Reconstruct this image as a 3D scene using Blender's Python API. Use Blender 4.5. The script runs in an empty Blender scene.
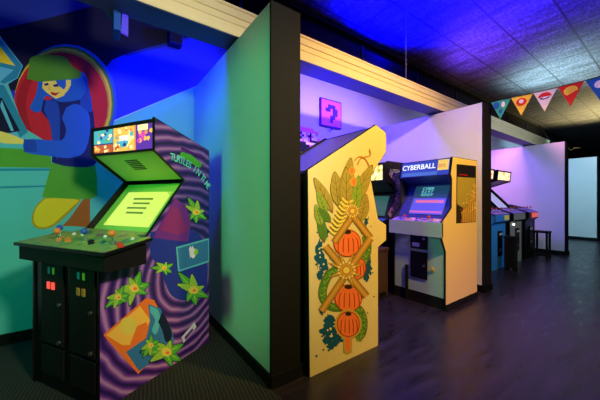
import bpy, bmesh, math, random
from mathutils import Vector, Matrix
random.seed(7)
C = bpy.context.scene
COL = C.collection
CAMH = 1.2
FW = Vector((.586, .810, 0)).normalized(); RT = Vector((.810, -.586, 0)).normalized()
F = 281.0

def ray(u, v):
    return FW + RT * ((u - 300) / F) + Vector((0, 0, 1)) * ((200 - v) / F)
def hit(u, v, p0, n):
    d = ray(u, v); o = Vector((0, 0, CAMH))
    return o + d * ((Vector(p0) - o).dot(Vector(n)) / d.dot(Vector(n)))

# ------------------------------------------------------------------ materials
def nodes(name):
    m = bpy.data.materials.new(name); m.use_nodes = True
    nt = m.node_tree; b = nt.nodes['Principled BSDF']
    return m, nt, b
def mat(name, col, rough=.55, metal=0, noise=.0, scale=20, bump=0, coat=0, spec=.5):
    m, nt, b = nodes(name)
    b.inputs['Roughness'].default_value = rough; b.inputs['Metallic'].default_value = metal
    b.inputs['Coat Weight'].default_value = coat
    b.inputs['Specular IOR Level'].default_value = spec
    c = (*col, 1)
    tc = nt.nodes.new('ShaderNodeTexCoord')
    nz = nt.nodes.new('ShaderNodeTexNoise'); nz.inputs['Scale'].default_value = scale; nz.inputs['Detail'].default_value = 6
    nt.links.new(tc.outputs['Object'], nz.inputs['Vector'])
    mx = nt.nodes.new('ShaderNodeMix'); mx.data_type = 'RGBA'
    k = max(noise, .04)
    mx.inputs[6].default_value = tuple(x * (1 - k) for x in col) + (1,)
    mx.inputs[7].default_value = tuple(min(1, x * (1 + k)) for x in col) + (1,)
    nt.links.new(nz.outputs['Fac'], mx.inputs[0]); nt.links.new(mx.outputs[2], b.inputs['Base Color'])
    if bump:
        bp = nt.nodes.new('ShaderNodeBump'); bp.inputs['Strength'].default_value = bump; bp.inputs['Distance'].default_value = .01
        nt.links.new(nz.outputs['Fac'], bp.inputs['Height']); nt.links.new(bp.outputs['Normal'], b.inputs['Normal'])
    return m
def em(name, col, s=1.0, base=(.02, .02, .02)):
    m, nt, b = nodes(name)
    b.inputs['Base Color'].default_value = (*base, 1)
    b.inputs['Emission Color'].default_value = (*col, 1); b.inputs['Emission Strength'].default_value = s
    b.inputs['Roughness'].default_value = .3
    return m
def ramp(nt, stops, interp='LINEAR'):
    r = nt.nodes.new('ShaderNodeValToRGB'); r.color_ramp.interpolation = interp
    e = r.color_ramp.elements
    while len(e) < len(stops): e.new(.5)
    for i, (p, c) in enumerate(stops): e[i].position = p; e[i].color = (*c, 1)
    return r
def art_em(name, stops, scale, s):      # backlit printed film: blotchy coloured picture
    m, nt, b = nodes(name)
    tc = nt.nodes.new('ShaderNodeTexCoord'); n = nt.nodes.new('ShaderNodeTexNoise')
    n.inputs['Scale'].default_value = scale; n.inputs['Detail'].default_value = 3; n.inputs['Distortion'].default_value = 1.2
    nt.links.new(tc.outputs['Object'], n.inputs['Vector'])
    r = ramp(nt, stops); nt.links.new(n.outputs['Fac'], r.inputs[0])
    nt.links.new(r.outputs[0], b.inputs['Emission Color']); b.inputs['Emission Strength'].default_value = s
    nt.links.new(r.outputs[0], b.inputs['Base Color'])
    return m

M = {}
M['white'] = mat('white_wall_paint', (.66, .66, .66), .7, noise=.03, scale=3, bump=.05, spec=.2)
M['backw'] = mat('back_wall_paint', (.62, .62, .70), .7, noise=.03, scale=3, bump=.05)
M['black'] = mat('black_board', (.006, .0055, .005), .75, noise=.2, scale=15, spec=.2)
M['blackwall'] = mat('black_wall_paint', (.005, .005, .006), .9, spec=.1)
M['blackgloss'] = mat('black_laminate', (.003, .003, .003), .35, spec=.25)
M['trim'] = mat('black_trim', (.003, .003, .003), .45, spec=.3)
M['beige'] = mat('cream_panel', (.78, .68, .42), .5, noise=.08, scale=6)
M['cabw'] = mat('white_side_laminate', (.80, .66, .30), .4, noise=.02)
M['cabfront'] = mat('pale_green_white_laminate', (.36, .50, .40), .42, noise=.04, scale=5)
M['cabyel'] = mat('cream_yellow_laminate', (.88, .66, .24), .42, noise=.03, scale=4)
M['bluelam'] = mat('blue_laminate', (.02, .22, .75), .45, noise=.08, scale=6)
M['greylam'] = mat('grey_laminate', (.24, .25, .22), .5, noise=.35, scale=20)
M['chrome'] = mat('worn_metal', (.6, .6, .58), .3, 1)
M['brown'] = mat('dark_brown_board', (.06, .03, .025), .45, noise=.2)
M['red'] = mat('red_plastic', (.7, .04, .02), .3)
M['orange'] = mat('orange_plastic', (.85, .22, .04), .3)
M['bluep'] = mat('blue_plastic', (.03, .08, .5), .3)
M['yellowp'] = mat('yellow_plastic', (.8, .6, .05), .3)
M['whitep'] = mat('white_plastic', (.8, .8, .78), .35)
M['greenp'] = mat('green_plastic', (.05, .5, .1), .35)
def paint(n, c, r=.6): 
    if n not in M: M[n] = mat('paint_' + n, c, r, noise=.05, scale=8, spec=.15)
    return M[n]
P = dict(mblue_lit=(.015, .03, .62), mblack=(.006, .006, .03), mdeep=(.01, .03, .25), mwhite=(.55, .8, .85), mgreen=(.08, .26, .02),
         mlime=(.10, .36, .03), mred=(.62, .015, .03), mredd=(.42, .01, .02), morange=(.9, .5, .06), myellow=(.85, .62, .02),
         mskin=(.95, .7, .12), mhair=(.01, .11, .55), mjack=(.01, .06, .42), mnavy=(.005, .01, .13), msleeve=(.015, .10, .62), mbrown=(.40, .11, .02),
         mteal=(.02, .25, .35), mcyan=(.12, .50, .60), mtq=(.10, .52, .46), mrim=(.02, .09, .5), mochre=(.5, .34, .02),
         agreen=(.07, .24, .03), aolive=(.40, .32, .06), aoline=(.16, .12, .02), aorange=(.92, .20, .05), ared=(.35, .03, .01), agold=(.62, .36, .06), apale=(.80, .66, .12),
         ablue=(.01, .09, .19), abrown=(.48, .22, .04), adark=(.03, .02, .01), alime=(.25, .42, .05), acream=(.88, .74, .3),
         pink=(.9, .16, .62), pinkd=(.10, .01, .22), nightv=(.08, .03, .3), dk=(.01, .01, .02), pwhite=(.8, .78, .85), pteal=(.03, .35, .4),
         fyel=(.95, .6, .05), fred=(.75, .03, .02), fblue=(.02, .12, .4), fcream=(.9, .75, .7), fgreen=(.05, .4, .25),
         tgreen=(.08, .45, .05), tlime=(.32, .6, .06), tyel=(.8, .65, .1), tpurp=(.16, .03, .3), tblue=(.02, .04, .35), tsun=(1, .55, .08), tor=(.9, .2, .03), tcyan=(.1, .5, .6), tdark=(.01, .02, .05), tmag=(.25, .03, .2), tsky=(.04, .2, .45))
for k, c in P.items(): paint(k, c)

# ------------------------------------------------------------------ mesh helpers
def bm_box(bm, x0, x1, y0, y1, z0, z1):
    v = [bm.verts.new(p) for p in ((x0,y0,z0),(x1,y0,z0),(x1,y1,z0),(x0,y1,z0),(x0,y0,z1),(x1,y0,z1),(x1,y1,z1),(x0,y1,z1))]
    fs = []
    for f in ((0,3,2,1),(4,5,6,7),(0,1,5,4),(1,2,6,5),(2,3,7,6),(3,0,4,7)): fs.append(bm.faces.new([v[i] for i in f]))
    return fs
def bm_prism(bm, pts, axis_from, axis_to):
    """pts: 3D loop; extruded by vector axis_to-axis_from"""
    d = Vector(axis_to) - Vector(axis_from)
    a = [bm.verts.new(Vector(p)) for p in pts]; b = [bm.verts.new(Vector(p) + d) for p in pts]
    bm.faces.new(a); bm.faces.new(b[::-1])
    n = len(pts)
    for i in range(n): bm.faces.new((a[i], b[i], b[(i+1) % n], a[(i+1) % n]))
def bm_cyl(bm, p0, p1, r0, r1=None, n=14):
    p0, p1 = Vector(p0), Vector(p1); r1 = r0 if r1 is None else r1
    w = (p1 - p0).normalized(); u = w.orthogonal().normalized(); v = w.cross(u)
    A = [bm.verts.new(p0 + (u*math.cos(t)+v*math.sin(t))*r0) for t in [2*math.pi*i/n for i in range(n)]]
    B = [bm.verts.new(p1 + (u*math.cos(t)+v*math.sin(t))*r1) for t in [2*math.pi*i/n for i in range(n)]]
    bm.faces.new(A[::-1]); bm.faces.new(B)
    for i in range(n): bm.faces.new((A[i], A[(i+1)%n], B[(i+1)%n], B[i]))
def bm_ball(bm, c, r):
    g = bmesh.ops.create_uvsphere(bm, u_segments=14, v_segments=9, radius=r)
    for v in g['verts']: v.co += Vector(c)
def obj(name, bm, m, parent=None, bevel=0, smooth=False):
    bmesh.ops.recalc_face_normals(bm, faces=bm.faces)
    me = bpy.data.meshes.new(name); bm.to_mesh(me); bm.free()
    for x in (m if isinstance(m, (list, tuple)) else [m]): me.materials.append(x)
    o = bpy.data.objects.new(name, me); COL.objects.link(o)
    if parent: o.parent = parent
    if smooth:
        for p in me.polygons: p.use_smooth = True
    if bevel:
        b = o.modifiers.new('bevel', 'BEVEL'); b.width = bevel; b.segments = 2; b.limit_method = 'ANGLE'
    return o
def box(name, m, b, parent=None, bevel=0):
    bm = bmesh.new(); bm_box(bm, *b); return obj(name, bm, m, parent, bevel)
def struct(o): o['kind'] = 'structure'; return o
def tag(o, label, cat, group=None):
    o['label'] = label; o['category'] = cat
    if group: o['group'] = group
    return o
def thing(name, label, cat, loc=(0,0,0), rz=0, group=None):
    o = bpy.data.objects.new(name, None); COL.objects.link(o); o.empty_display_size = .1
    o.location = loc; o.rotation_euler = (0, 0, rz); return tag(o, label, cat, group)
def xf(o): return Matrix.Translation(o.location) @ Matrix.Rotation(o.rotation_euler[2], 4, 'Z')

def decal(name, parent, shapes, p0, n, step=.0006, base=.0008):
    """flat printed artwork: list of (paint, pixel outline) laid on the plane p0,n as thin layers"""
    inv = xf(parent).inverted() if parent else Matrix.Identity(4)
    bm = bmesh.new(); ms = []; n = Vector(n).normalized(); step = min(step, .004/len(shapes))
    for i, (mk, pts) in enumerate(shapes):
        if mk not in ms: ms.append(mk)
        vs = []
        for (u, v) in pts:
            w = hit(u, v, p0, n) + n * (base + step * i)
            vs.append(bm.verts.new(inv @ w))
        try: f = bm.faces.new(vs)
        except ValueError: continue
        f.material_index = ms.index(mk)
    me = bpy.data.meshes.new(name)
    bm.normal_update(); bm.to_mesh(me); bm.free()
    for k in ms: me.materials.append(M[k])
    o = bpy.data.objects.new(name, me); COL.objects.link(o)
    if parent: o.parent = parent
    return o
def circ(cx, cy, rx, ry=None, n=28, a0=0, a1=360, rot=0):
    ry = ry or rx; r = math.radians(rot); out = []
    for i in range(n):
        t = math.radians(a0 + (a1 - a0) * i / (n if a1 - a0 == 360 else n - 1))
        x, y = rx*math.cos(t), ry*math.sin(t)
        out.append((cx + x*math.cos(r) - y*math.sin(r), cy + x*math.sin(r) + y*math.cos(r)))
    return out
def stroke(pts, w):
    """thick polyline -> polygon; w single or list"""
    n = len(pts); ws = w if isinstance(w, list) else [w]*n; L = []; R = []
    for i in range(n):
        a = pts[max(i-1, 0)]; b = pts[min(i+1, n-1)]
        dx, dy = b[0]-a[0], b[1]-a[1]; l = math.hypot(dx, dy) or 1
        nx, ny = -dy/l*ws[i]/2, dx/l*ws[i]/2
        L.append((pts[i][0]+nx, pts[i][1]+ny)); R.append((pts[i][0]-nx, pts[i][1]-ny))
    return L + R[::-1]
def curve_pts(pts, k=6):
    out = []
    P_ = [pts[0]] + list(pts) + [pts[-1]]
    for i in range(1, len(P_)-2):
        p0, p1, p2, p3 = P_[i-1], P_[i], P_[i+1], P_[i+2]
        for j in range(k):
            t = j/k
            out.append(tuple(.5*((2*p1[q]) + (-p0[q]+p2[q])*t + (2*p0[q]-5*p1[q]+4*p2[q]-p3[q])*t*t + (-p0[q]+3*p1[q]-3*p2[q]+p3[q])*t**3) for q in (0, 1)))
    out.append(tuple(pts[-1])); return out
def blob(cx, cy, rx, ry, n=22, jit=.35):
    return [(cx + rx*math.cos(2*math.pi*i/n)*(1+random.uniform(-jit, jit*.6)), cy + ry*math.sin(2*math.pi*i/n)*(1+random.uniform(-jit, jit*.6))) for i in range(n)]
def star(cx, cy, R, r, n, rot=0):
    return [(cx + (R if i % 2 == 0 else r)*math.cos(math.pi*i/n+rot), cy + (R if i % 2 == 0 else r)*math.sin(math.pi*i/n+rot)) for i in range(2*n)]

def text(name, s, size, o, xd, yd, m, parent, ext=.0008, sx=1.0):
    """lettering whose left baseline starts at o (parent's coordinates)"""
    cu = bpy.data.curves.new('t', 'FONT'); cu.body = s; cu.size = size; cu.extrude = ext; cu.offset = size*.012
    t = bpy.data.objects.new('t', cu); COL.objects.link(t); bpy.context.view_layer.update()
    me = bpy.data.meshes.new_from_object(t.evaluated_get(bpy.context.evaluated_depsgraph_get()))
    bpy.data.objects.remove(t)
    xd = Vector(xd).normalized(); yd = Vector(yd).normalized(); zd = xd.cross(yd); o = Vector(o)
    for v in me.vertices: v.co = o + xd*v.co.x*sx + yd*v.co.y + zd*v.co.z
    me.materials.clear(); me.materials.append(m); me.name = name
    ob = bpy.data.objects.new(name, me); COL.objects.link(ob)
    if parent: ob.parent = parent
    return ob

# ------------------------------------------------------------------ cabinet builder
T = .02
def offset(poly, d):
    n = len(poly); out = []
    for i in range(n):
        a, b, c = poly[i-1], poly[i], poly[(i+1) % n]
        def nrm(p, q):
            dx, dz = q[0]-p[0], q[1]-p[1]; l = math.hypot(dx, dz); return (-dz/l, dx/l)   # outward for clockwise outline
        n1, n2 = nrm(a, b), nrm(b, c); k = 1 + n1[0]*n2[0] + n1[1]*n2[1]
        k = max(k, .4)
        out.append((b[0] + (n1[0]+n2[0])*d/k, b[1] + (n1[1]+n2[1])*d/k))
    return out
class Cab:
    def __init__(s, name, label, cat, loc, rz, W, prof, sidem, edgem, group=None, inner=None):
        s.r = thing(name, label, cat, loc, rz, group); s.W = W; s.p = prof; s.inner = inner or M['blackgloss']
        for y0 in (0, W - T):
            bm = bmesh.new(); bm_prism(bm, [(x, y0, z) for x, z in prof], (0, 0, 0), (0, T, 0))
            sp = obj('side_panel', bm, sidem, s.r)
            bm = bmesh.new(); bm_prism(bm, [(x, .0015 if y0 == 0 else W-T-.0005, z) for x, z in offset(prof, .005)], (0, 0, 0), (0, T-.001, 0))
            obj('edge_molding', bm, edgem, sp)
            yy = (y0+T) if y0 == 0 else y0-.003
            bm = bmesh.new(); bm_prism(bm, [(x, yy, z) for x, z in offset(prof, -.004)], (0, 0, 0), (0, .003, 0))
            obj('inner_liner', bm, s.inner, sp)
    def seg(s, name, p, q, m, inset=.015, th=.02, y0=None, y1=None, parent=None, bevel=0):
        y0 = T if y0 is None else y0; y1 = s.W - T if y1 is None else y1
        p, q = Vector(p), Vector(q); d = (q-p).normalized(); n = Vector((d.y, -d.x))
        a = [p + n*inset, q + n*inset, q + n*(inset+th), p + n*(inset+th)]
        bm = bmesh.new(); bm_prism(bm, [(v.x, y0, v.y) for v in a], (0, 0, 0), (0, y1-y0, 0))
        return obj(name, bm, m, parent or s.r, bevel)
    def pt(s, p, q, t, y, h=0):
        """point a fraction t along p->q, y across, h outwards"""
        p, q = Vector(p), Vector(q); d = (q-p).normalized(); n = Vector((d.y, -d.x)); w = p + (q-p)*t - n*h
        return Vector((w.x, y, w.y))
    def rect(s, name, p, q, t0, t1, y0, y1, h0, h1, m, parent=None, bevel=0):
        a = s.pt(p, q, t0, y0, h0); b = s.pt(p, q, t1, y0, h0); c = s.pt(p, q, t1, y0, h1); d = s.pt(p, q, t0, y0, h1)
        bm = bmesh.new(); bm_prism(bm, [a, b, c, d], (0, 0, 0), (0, y1-y0, 0)); return obj(name, bm, m, parent or s.r, bevel)
    def stick(s, p, q, t, y, h, m, L=.06, r=.02):
        bm = bmesh.new(); bm_cyl(bm, s.pt(p, q, t, y, h-.004), s.pt(p, q, t, y, h+L), .006)
        bm_cyl(bm, s.pt(p, q, t, y, h-.002), s.pt(p, q, t, y, h+.006), .02)
        j = obj('joystick', bm, M['chrome'], s.r, smooth=False)
        bm = bmesh.new(); bm_ball(bm, s.pt(p, q, t, y, h+L+r*.6), r); obj('ball', bm, m, j, smooth=True)
    def button(s, p, q, t, y, h, m, r=.014):
        bm = bmesh.new(); bm_cyl(bm, s.pt(p, q, t, y, h-.003), s.pt(p, q, t, y, h+.004), r*1.35, r*1.25); bm_cyl(bm, s.pt(p, q, t, y, h), s.pt(p, q, t, y, h+.011), r, r*.9)
        obj('button', bm, m, s.r)

# ------------------------------------------------------------------ the room
CEIL = 3.86; WT = 2.47; YB = 3.3; YF = 1.55
def dims(x0, x1, y0, y1, z0, z1): return (x0, x1, y0, y1, z0, z1)
# floor: dark worn boards
m, nt, b = nodes('dark_floor')
tc = nt.nodes.new('ShaderNodeTexCoord'); mp = nt.nodes.new('ShaderNodeMapping'); mp.inputs['Scale'].default_value = (1.2, 5, 1)
mp.inputs['Rotation'].default_value = (0, 0, math.radians(0))
n1 = nt.nodes.new('ShaderNodeTexNoise'); n1.inputs['Scale'].default_value = 2.5; n1.inputs['Detail'].default_value = 9; n1.inputs['Roughness'].default_value = .65
nt.links.new(tc.outputs['Object'], mp.inputs[0]); nt.links.new(mp.outputs[0], n1.inputs['Vector'])
r = ramp(nt, [(.35, (.008, .007, .009)), (.55, (.017, .014, .018)), (.72, (.032, .028, .034))]); nt.links.new(n1.outputs['Fac'], r.inputs[0])
nt.links.new(r.outputs[0], b.inputs['Base Color'])
r2 = ramp(nt, [(.3, (.24, .24, .24)), (.7, (.42, .42, .42))]); nt.links.new(n1.outputs['Fac'], r2.inputs[0]); nt.links.new(r2.outputs[0], b.inputs['Roughness'])
bp = nt.nodes.new('ShaderNodeBump'); bp.inputs['Strength'].default_value = .25; bp.inputs['Distance'].default_value = .01
nt.links.new(n1.outputs['Fac'], bp.inputs['Height']); nt.links.new(bp.outputs['Normal'], b.inputs['Normal'])
M['floor'] = m
struct(box('floor', M['floor'], dims(-2.6, 30, -4, 3.4, -.1, 0)))
# striped carpet in the first bay
m, nt, b = nodes('ribbed_carpet')
tc = nt.nodes.new('ShaderNodeTexCoord'); mp = nt.nodes.new('ShaderNodeMapping'); mp.inputs['Rotation'].default_value = (0, 0, math.radians(8))
w = nt.nodes.new('ShaderNodeTexWave'); w.inputs['Scale'].default_value = 14; w.inputs['Distortion'].default_value = 2.5; w.inputs['Detail'].default_value = 3
nt.links.new(tc.outputs['Object'], mp.inputs[0]); nt.links.new(mp.outputs[0], w.inputs['Vector'])
r = ramp(nt, [(.2, (.003, .005, .006)), (.8, (.022, .024, .018))]); nt.links.new(w.outputs['Fac'], r.inputs[0]); nt.links.new(r.outputs[0], b.inputs['Base Color'])
b.inputs['Roughness'].default_value = .95
bp = nt.nodes.new('ShaderNodeBump'); bp.inputs['Strength'].default_value = .5; nt.links.new(w.outputs['Fac'], bp.inputs['Height']); nt.links.new(bp.outputs['Normal'], b.inputs['Normal'])
struct(box('floor', m, dims(-2.5, .9, .2, 3.3, 0, .008)))
# ceiling: dark tiles in a thin black grid
m, nt, b = nodes('ceiling_tiles')
tc = nt.nodes.new('ShaderNodeTexCoord'); mp = nt.nodes.new('ShaderNodeMapping'); mp.inputs['Location'].default_value = (-7.1, -1.69, 0)
br = nt.nodes.new('ShaderNodeTexBrick'); br.offset = 0; br.inputs['Scale'].default_value = 1; br.inputs['Brick Width'].default_value = 1.28
br.inputs['Row Height'].default_value = .64; br.inputs['Mortar Size'].default_value = .014; br.inputs['Mortar Smooth'].default_value = .1
br.inputs['Color1'].default_value = (1, 1, 1, 1); br.inputs['Color2'].default_value = (.8, .8, .8, 1); br.inputs['Mortar'].default_value = (.02, .02, .02, 1)
nt.links.new(tc.outputs['Object'], mp.inputs[0]); nt.links.new(mp.outputs[0], br.inputs['Vector'])
n1 = nt.nodes.new('ShaderNodeTexNoise'); n1.inputs['Scale'].default_value = 22; n1.inputs['Detail'].default_value = 8; n1.inputs['Roughness'].default_value = .75
mp2 = nt.nodes.new('ShaderNodeMapping'); mp2.inputs['Scale'].default_value = (.5, 1.5, 1); nt.links.new(tc.outputs['Object'], mp2.inputs[0]); nt.links.new(mp2.outputs[0], n1.inputs['Vector'])
r = ramp(nt, [(.38, (.012, .012, .014)), (.64, (.15, .15, .16))]); nt.links.new(n1.outputs['Fac'], r.inputs[0])
n3 = nt.nodes.new('ShaderNodeTexNoise'); n3.inputs['Scale'].default_value = 2.6; n3.inputs['Detail'].default_value = 6; n3.inputs['Roughness'].default_value = .7
mp5 = nt.nodes.new('ShaderNodeMapping'); mp5.inputs['Scale'].default_value = (2.4, .5, 1); nt.links.new(tc.outputs['Object'], mp5.inputs[0]); nt.links.new(mp5.outputs[0], n3.inputs['Vector'])
r3 = ramp(nt, [(.38, (.25, .25, .25)), (.62, (1.0, 1.0, 1.0))]); nt.links.new(n3.outputs['Fac'], r3.inputs[0])
m3 = nt.nodes.new('ShaderNodeMix'); m3.data_type = 'RGBA'; m3.blend_type = 'MULTIPLY'; m3.inputs[0].default_value = 1
nt.links.new(r.outputs[0], m3.inputs[6]); nt.links.new(r3.outputs[0], m3.inputs[7])
mx = nt.nodes.new('ShaderNodeMix'); mx.data_type = 'RGBA'; mx.blend_type = 'MULTIPLY'; mx.inputs[0].default_value = 1
nt.links.new(br.outputs['Color'], mx.inputs[6]); nt.links.new(m3.outputs[2], mx.inputs[7]); nt.links.new(mx.outputs[2], b.inputs['Base Color'])
b.inputs['Roughness'].default_value = .8
struct(box('ceiling', m, dims(-2.6, 30, -4, 3.4, CEIL, CEIL+.1)))
# walls
wb = struct(box('wall_back', M['backw'], dims(-2.6, 30, YB, YB+.1, 0, CEIL)))
box('black_upper_paint', M['blackwall'], dims(1.5, 30, 3.15, YB, 3.1, CEIL), wb)
struct(box('wall_left', M['blackwall'], dims(-2.6, -2.5, -4, YB, 0, CEIL)))
struct(box('wall_front', M['blackwall'], dims(-2.6, 30, -4.1, -4, 0, CEIL)))
struct(box('wall_right', M['blackwall'], dims(30, 30.1, -4, YB, 0, CEIL)))
def partition(name, x0, x1, m):
    w = struct(box(name, m, dims(x0, x1, YF+.02, YB, 0, WT)))
    box('end_board', M['black'], dims(x0-.004, x1+.004, YF, YF+.02, 0, WT+.003), w)
    box('top_cap', M['blackwall'], dims(x0+.004, x1, YF, YB, WT, WT+.004), w)
    return w
M['part1'] = M['white']
partition('wall_near_divider', .90, 1.12, M['part1'])
partition('wall_middle_divider', 4.06, 4.28, M['white'])
partition('wall_far_divider', 8.21, 8.43, M['white'])
partition('wall_end_divider', 11.85, 12.07, M['white'])
for nm, x0, x1 in (('near', .90, 1.12), ('middle', 4.06, 4.28), ('far', 8.21, 8.43), ('end', 11.85, 12.07)):
    bm = bmesh.new(); bm_box(bm, x0-.014, x0, YF-.014, YB, 0, .09); bm_box(bm, x1, x1+.014, YF-.014, YB, 0, .09); bm_box(bm, x0-.014, x1+.014, YF-.016, YF-.002, 0, .09)
    struct(obj('baseboard_' + nm, bm, M['trim'], bevel=.003))
bm = bmesh.new()
for a, b_ in ((-2.5, .885), (1.135, 4.045), (4.295, 8.195), (8.445, 11.83), (12.09, 30)): bm_box(bm, a, b_, YB-.014, YB, 0, .1)
struct(obj('baseboard_back', bm, M['trim'], bevel=.003))
# cream boxed beam with moulded face riding on the dividers
bm = bmesh.new()
prof = [(2.10, 2.50), (2.10, 2.54), (2.105, 2.543), (2.105, 2.59), (2.099, 2.593), (2.099, 2.64), (2.090, 2.645), (2.090, 2.70), (2.083, 2.705), (2.083, 2.725), (2.33, 2.725), (2.33, 2.50)]
bm_prism(bm, [(-2.5, y, z) for y, z in prof], (0, 0, 0), (11.9, 0, 0))
struct(obj('trim_1', bm, M['beige']))
struct(box('trim_2', mat('dark_blue_soffit_board', (.08, .08, .22), .6), dims(-2.5, 9.4, 2.103, 2.328, 2.494, 2.4995)))
# black pipe + duct over the bays
bm = bmesh.new(); bm_cyl(bm, (-2.4, 3.10, 3.80), (20, 3.10, 3.80), .03); p_ = obj('ceiling_pipe', bm, M['black']); tag(p_, 'long thin black pipe running along the top edge of the ceiling', 'pipe')
t = thing('air_duct', 'black rectangular duct above the long cream beam', 'duct', (1.6, 2.99, 3.12))
bm = bmesh.new(); bm_box(bm, 0, 9, -.12, .12, 0, .36); obj('duct_body', bm, M['blackwall'], t)
for i in range(7): box('flange', M['black'], (i*1.45+.15, i*1.45+.19, -.14, .14, -.02, .38), t)
for (u_, y_) in ((3.33, 2.2),):
    bm = bmesh.new(); bm_cyl(bm, (u_, y_, 2.735), (u_, y_, CEIL), .005, n=8)
    tag(obj('hanger_rod', bm, M['greylam']), 'thin vertical metal rod hanging from the ceiling to the cream beam', 'rod')

# ------------------------------------------------------------------ mural on the back wall of the first bay
BW = (0, YB, 0); NB = (0, -1, 0)
S = []
S.append(('mtq', [(-60, 400), (-60, 150), (0, 163), (60, 150), (112, 122), (196, 86), (196, 309), (100, 330)]))
S.append(('mblue_lit', [(-60, 190), (-60, -150), (245, -150), (245, 60), (196, 86), (110, 122), (80, 140), (60, 165)]))  # blue stops along the divider's cast-shadow edge; that light is painted in
S.append(('mdeep', [(-60, 50), (-60, -150), (200, -150), (190, 40), (128, 56), (60, 40), (0, 29)]))
S.append(('mblack', [(-60, 80), (-60, 44), (0, 29), (49, 18), (96, 5), (120, -4), (240, -60), (240, 22), (197, 35), (128, 53), (112, 60), (80, 100), (10, 90)]))
S.append(('mrim', circ(66, 103, 51, 59)))
S.append(('mgreen', circ(64, 103, 50, 57)))
S.append(('morange', circ(63, 104, 49, 56)))
S.append(('mochre', circ(62, 104, 47.5, 54)))
S.append(('mred', circ(61, 105, 47, 53)))
S.append(('mredd', circ(58, 108, 42, 49)))
S.append(('mred', circ(66, 106, 40, 47)))
# car body sweeping in from the left
S.append(('mtq', [(-60, 190), (-60, 60), (0, 62), (14, 100), (24, 128), (60, 150), (140, 150), (128, 330), (-60, 352)]))
S.append(('mlime', [(-60, 140), (0, 148), (50, 150), (52, 168), (0, 167), (-60, 166)]))
S.append(('mteal', [(-60, 170), (0, 168.5), (60, 168.5), (60, 170.5), (0, 171), (-60, 172)]))
S.append(('mteal', [(-60, 186), (0, 186.5), (55, 185), (55, 186.5), (0, 188.5), (-60, 189)]))
S.append(('mcyan', [(0, 36), (23, 66), (18, 78), (5, 86), (28, 145), (8, 145), (-60, 140), (-60, 20)]))
S.append(('mteal', [(-2, 36), (22, 66), (17, 78), (4, 84), (0, 82), (14, 70), (-2, 66), (-2, 62), (16, 66), (-2, 44)]))
S.append(('myellow', [(-30, 20), (-2, 44), (15, 66), (-2, 62), (-30, 58)]))
S.append(('mcyan', [(-30, 62), (-2, 66), (13, 70), (-1, 82), (-30, 90)]))
S.append(('mteal', [(-20, 84), (4, 85), (28, 132), (20, 138), (6, 108), (-20, 95)]))
S.append(('mblack', [(-30, 98), (2, 98), (20, 131), (10, 133), (-30, 133)]))
S.append(('mcyan', [(2, 100), (5, 108), (14, 131), (11, 131), (0, 106)]))
# seated figure in a wide green hat: skirt, legs, coat, hair, face, hat
S.append(('mbrown', [(62, 226), (70, 218), (84, 198), (90, 198), (90, 228), (84, 227), (72, 226)]))
S.append(('mochre', curve_pts([(44, 198), (36, 206), (32, 217), (33, 225), (40, 229), (52, 227), (64, 218), (76, 206), (80, 199), (60, 196)])))
S.append(('myellow', curve_pts([(45, 199), (37, 207), (34, 216), (35, 223), (41, 227), (51, 225), (62, 216), (74, 205), (78, 200), (60, 197)])))
S.append(('mlime', [(52, 163), (95, 165), (97, 178), (97, 196), (90, 199), (72, 199), (42, 197), (47, 180)]))
S.append(('mnavy', curve_pts([(36, 92), (44, 100), (60, 98), (82, 98), (92, 108), (95, 130), (96, 163), (74, 167), (54, 163), (52, 158), (54, 130), (42, 112), (37, 100)])))
S.append(('mjack', curve_pts([(46, 100), (58, 104), (60, 130), (58, 158), (54, 150), (50, 125), (44, 110)])))
S.append(('msleeve', curve_pts([(66, 108), (76, 104), (88, 112), (90, 132), (84, 152), (70, 158), (50, 156), (26, 152), (26, 140), (48, 140), (62, 140), (66, 130), (62, 118)])))
S.append(('mjack', [(24, 139), (36, 141), (37, 152), (24, 152)]))
S.append(('mskin', curve_pts([(24, 140), (10, 134), (-4, 131), (-10, 137), (2, 143), (23, 144)])))
S.append(('mhair', curve_pts([(38, 80), (36, 95), (30, 108), (40, 112), (46, 96), (60, 102), (84, 98), (88, 84), (82, 72), (60, 74), (44, 78)])))
S.append(('mjack', curve_pts([(82, 76), (86, 88), (80, 104), (92, 112), (90, 92), (86, 78)])))
S.append(('mskin', [(43, 81), (56, 80), (62, 88), (66, 92), (64, 96), (56, 99), (47, 93), (42, 88)]))
S.append(('mhair', [(55, 80), (64, 79), (63, 88), (60, 87), (57, 83)]))
S.append(('mnavy', [(44, 84), (48, 83), (49, 85), (45, 86)]))
S.append(('mnavy', [(53, 85), (58, 84), (59, 86.5), (54, 87)]))
S.append(('morange', [(49, 86), (51, 90), (48, 90.5)]))
S.append(('mred', [(50, 92), (56, 93), (60, 92), (56, 96), (52, 95)]))
S.append(('mskin', [(66, 80), (71, 80), (71, 85), (67, 92), (60, 95), (64, 90), (66, 86)]))
S.append(('mgreen', curve_pts([(27, 79), (29, 68), (31, 58), (44, 55), (64, 57), (72, 66), (81, 73), (79, 78), (62, 80), (40, 82)])))
# keep the artwork on the wall's part of the bay
S2 = S
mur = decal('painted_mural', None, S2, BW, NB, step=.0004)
tag(mur, 'large painted wall mural of a person in a green hat and red circle', 'mural')

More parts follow.
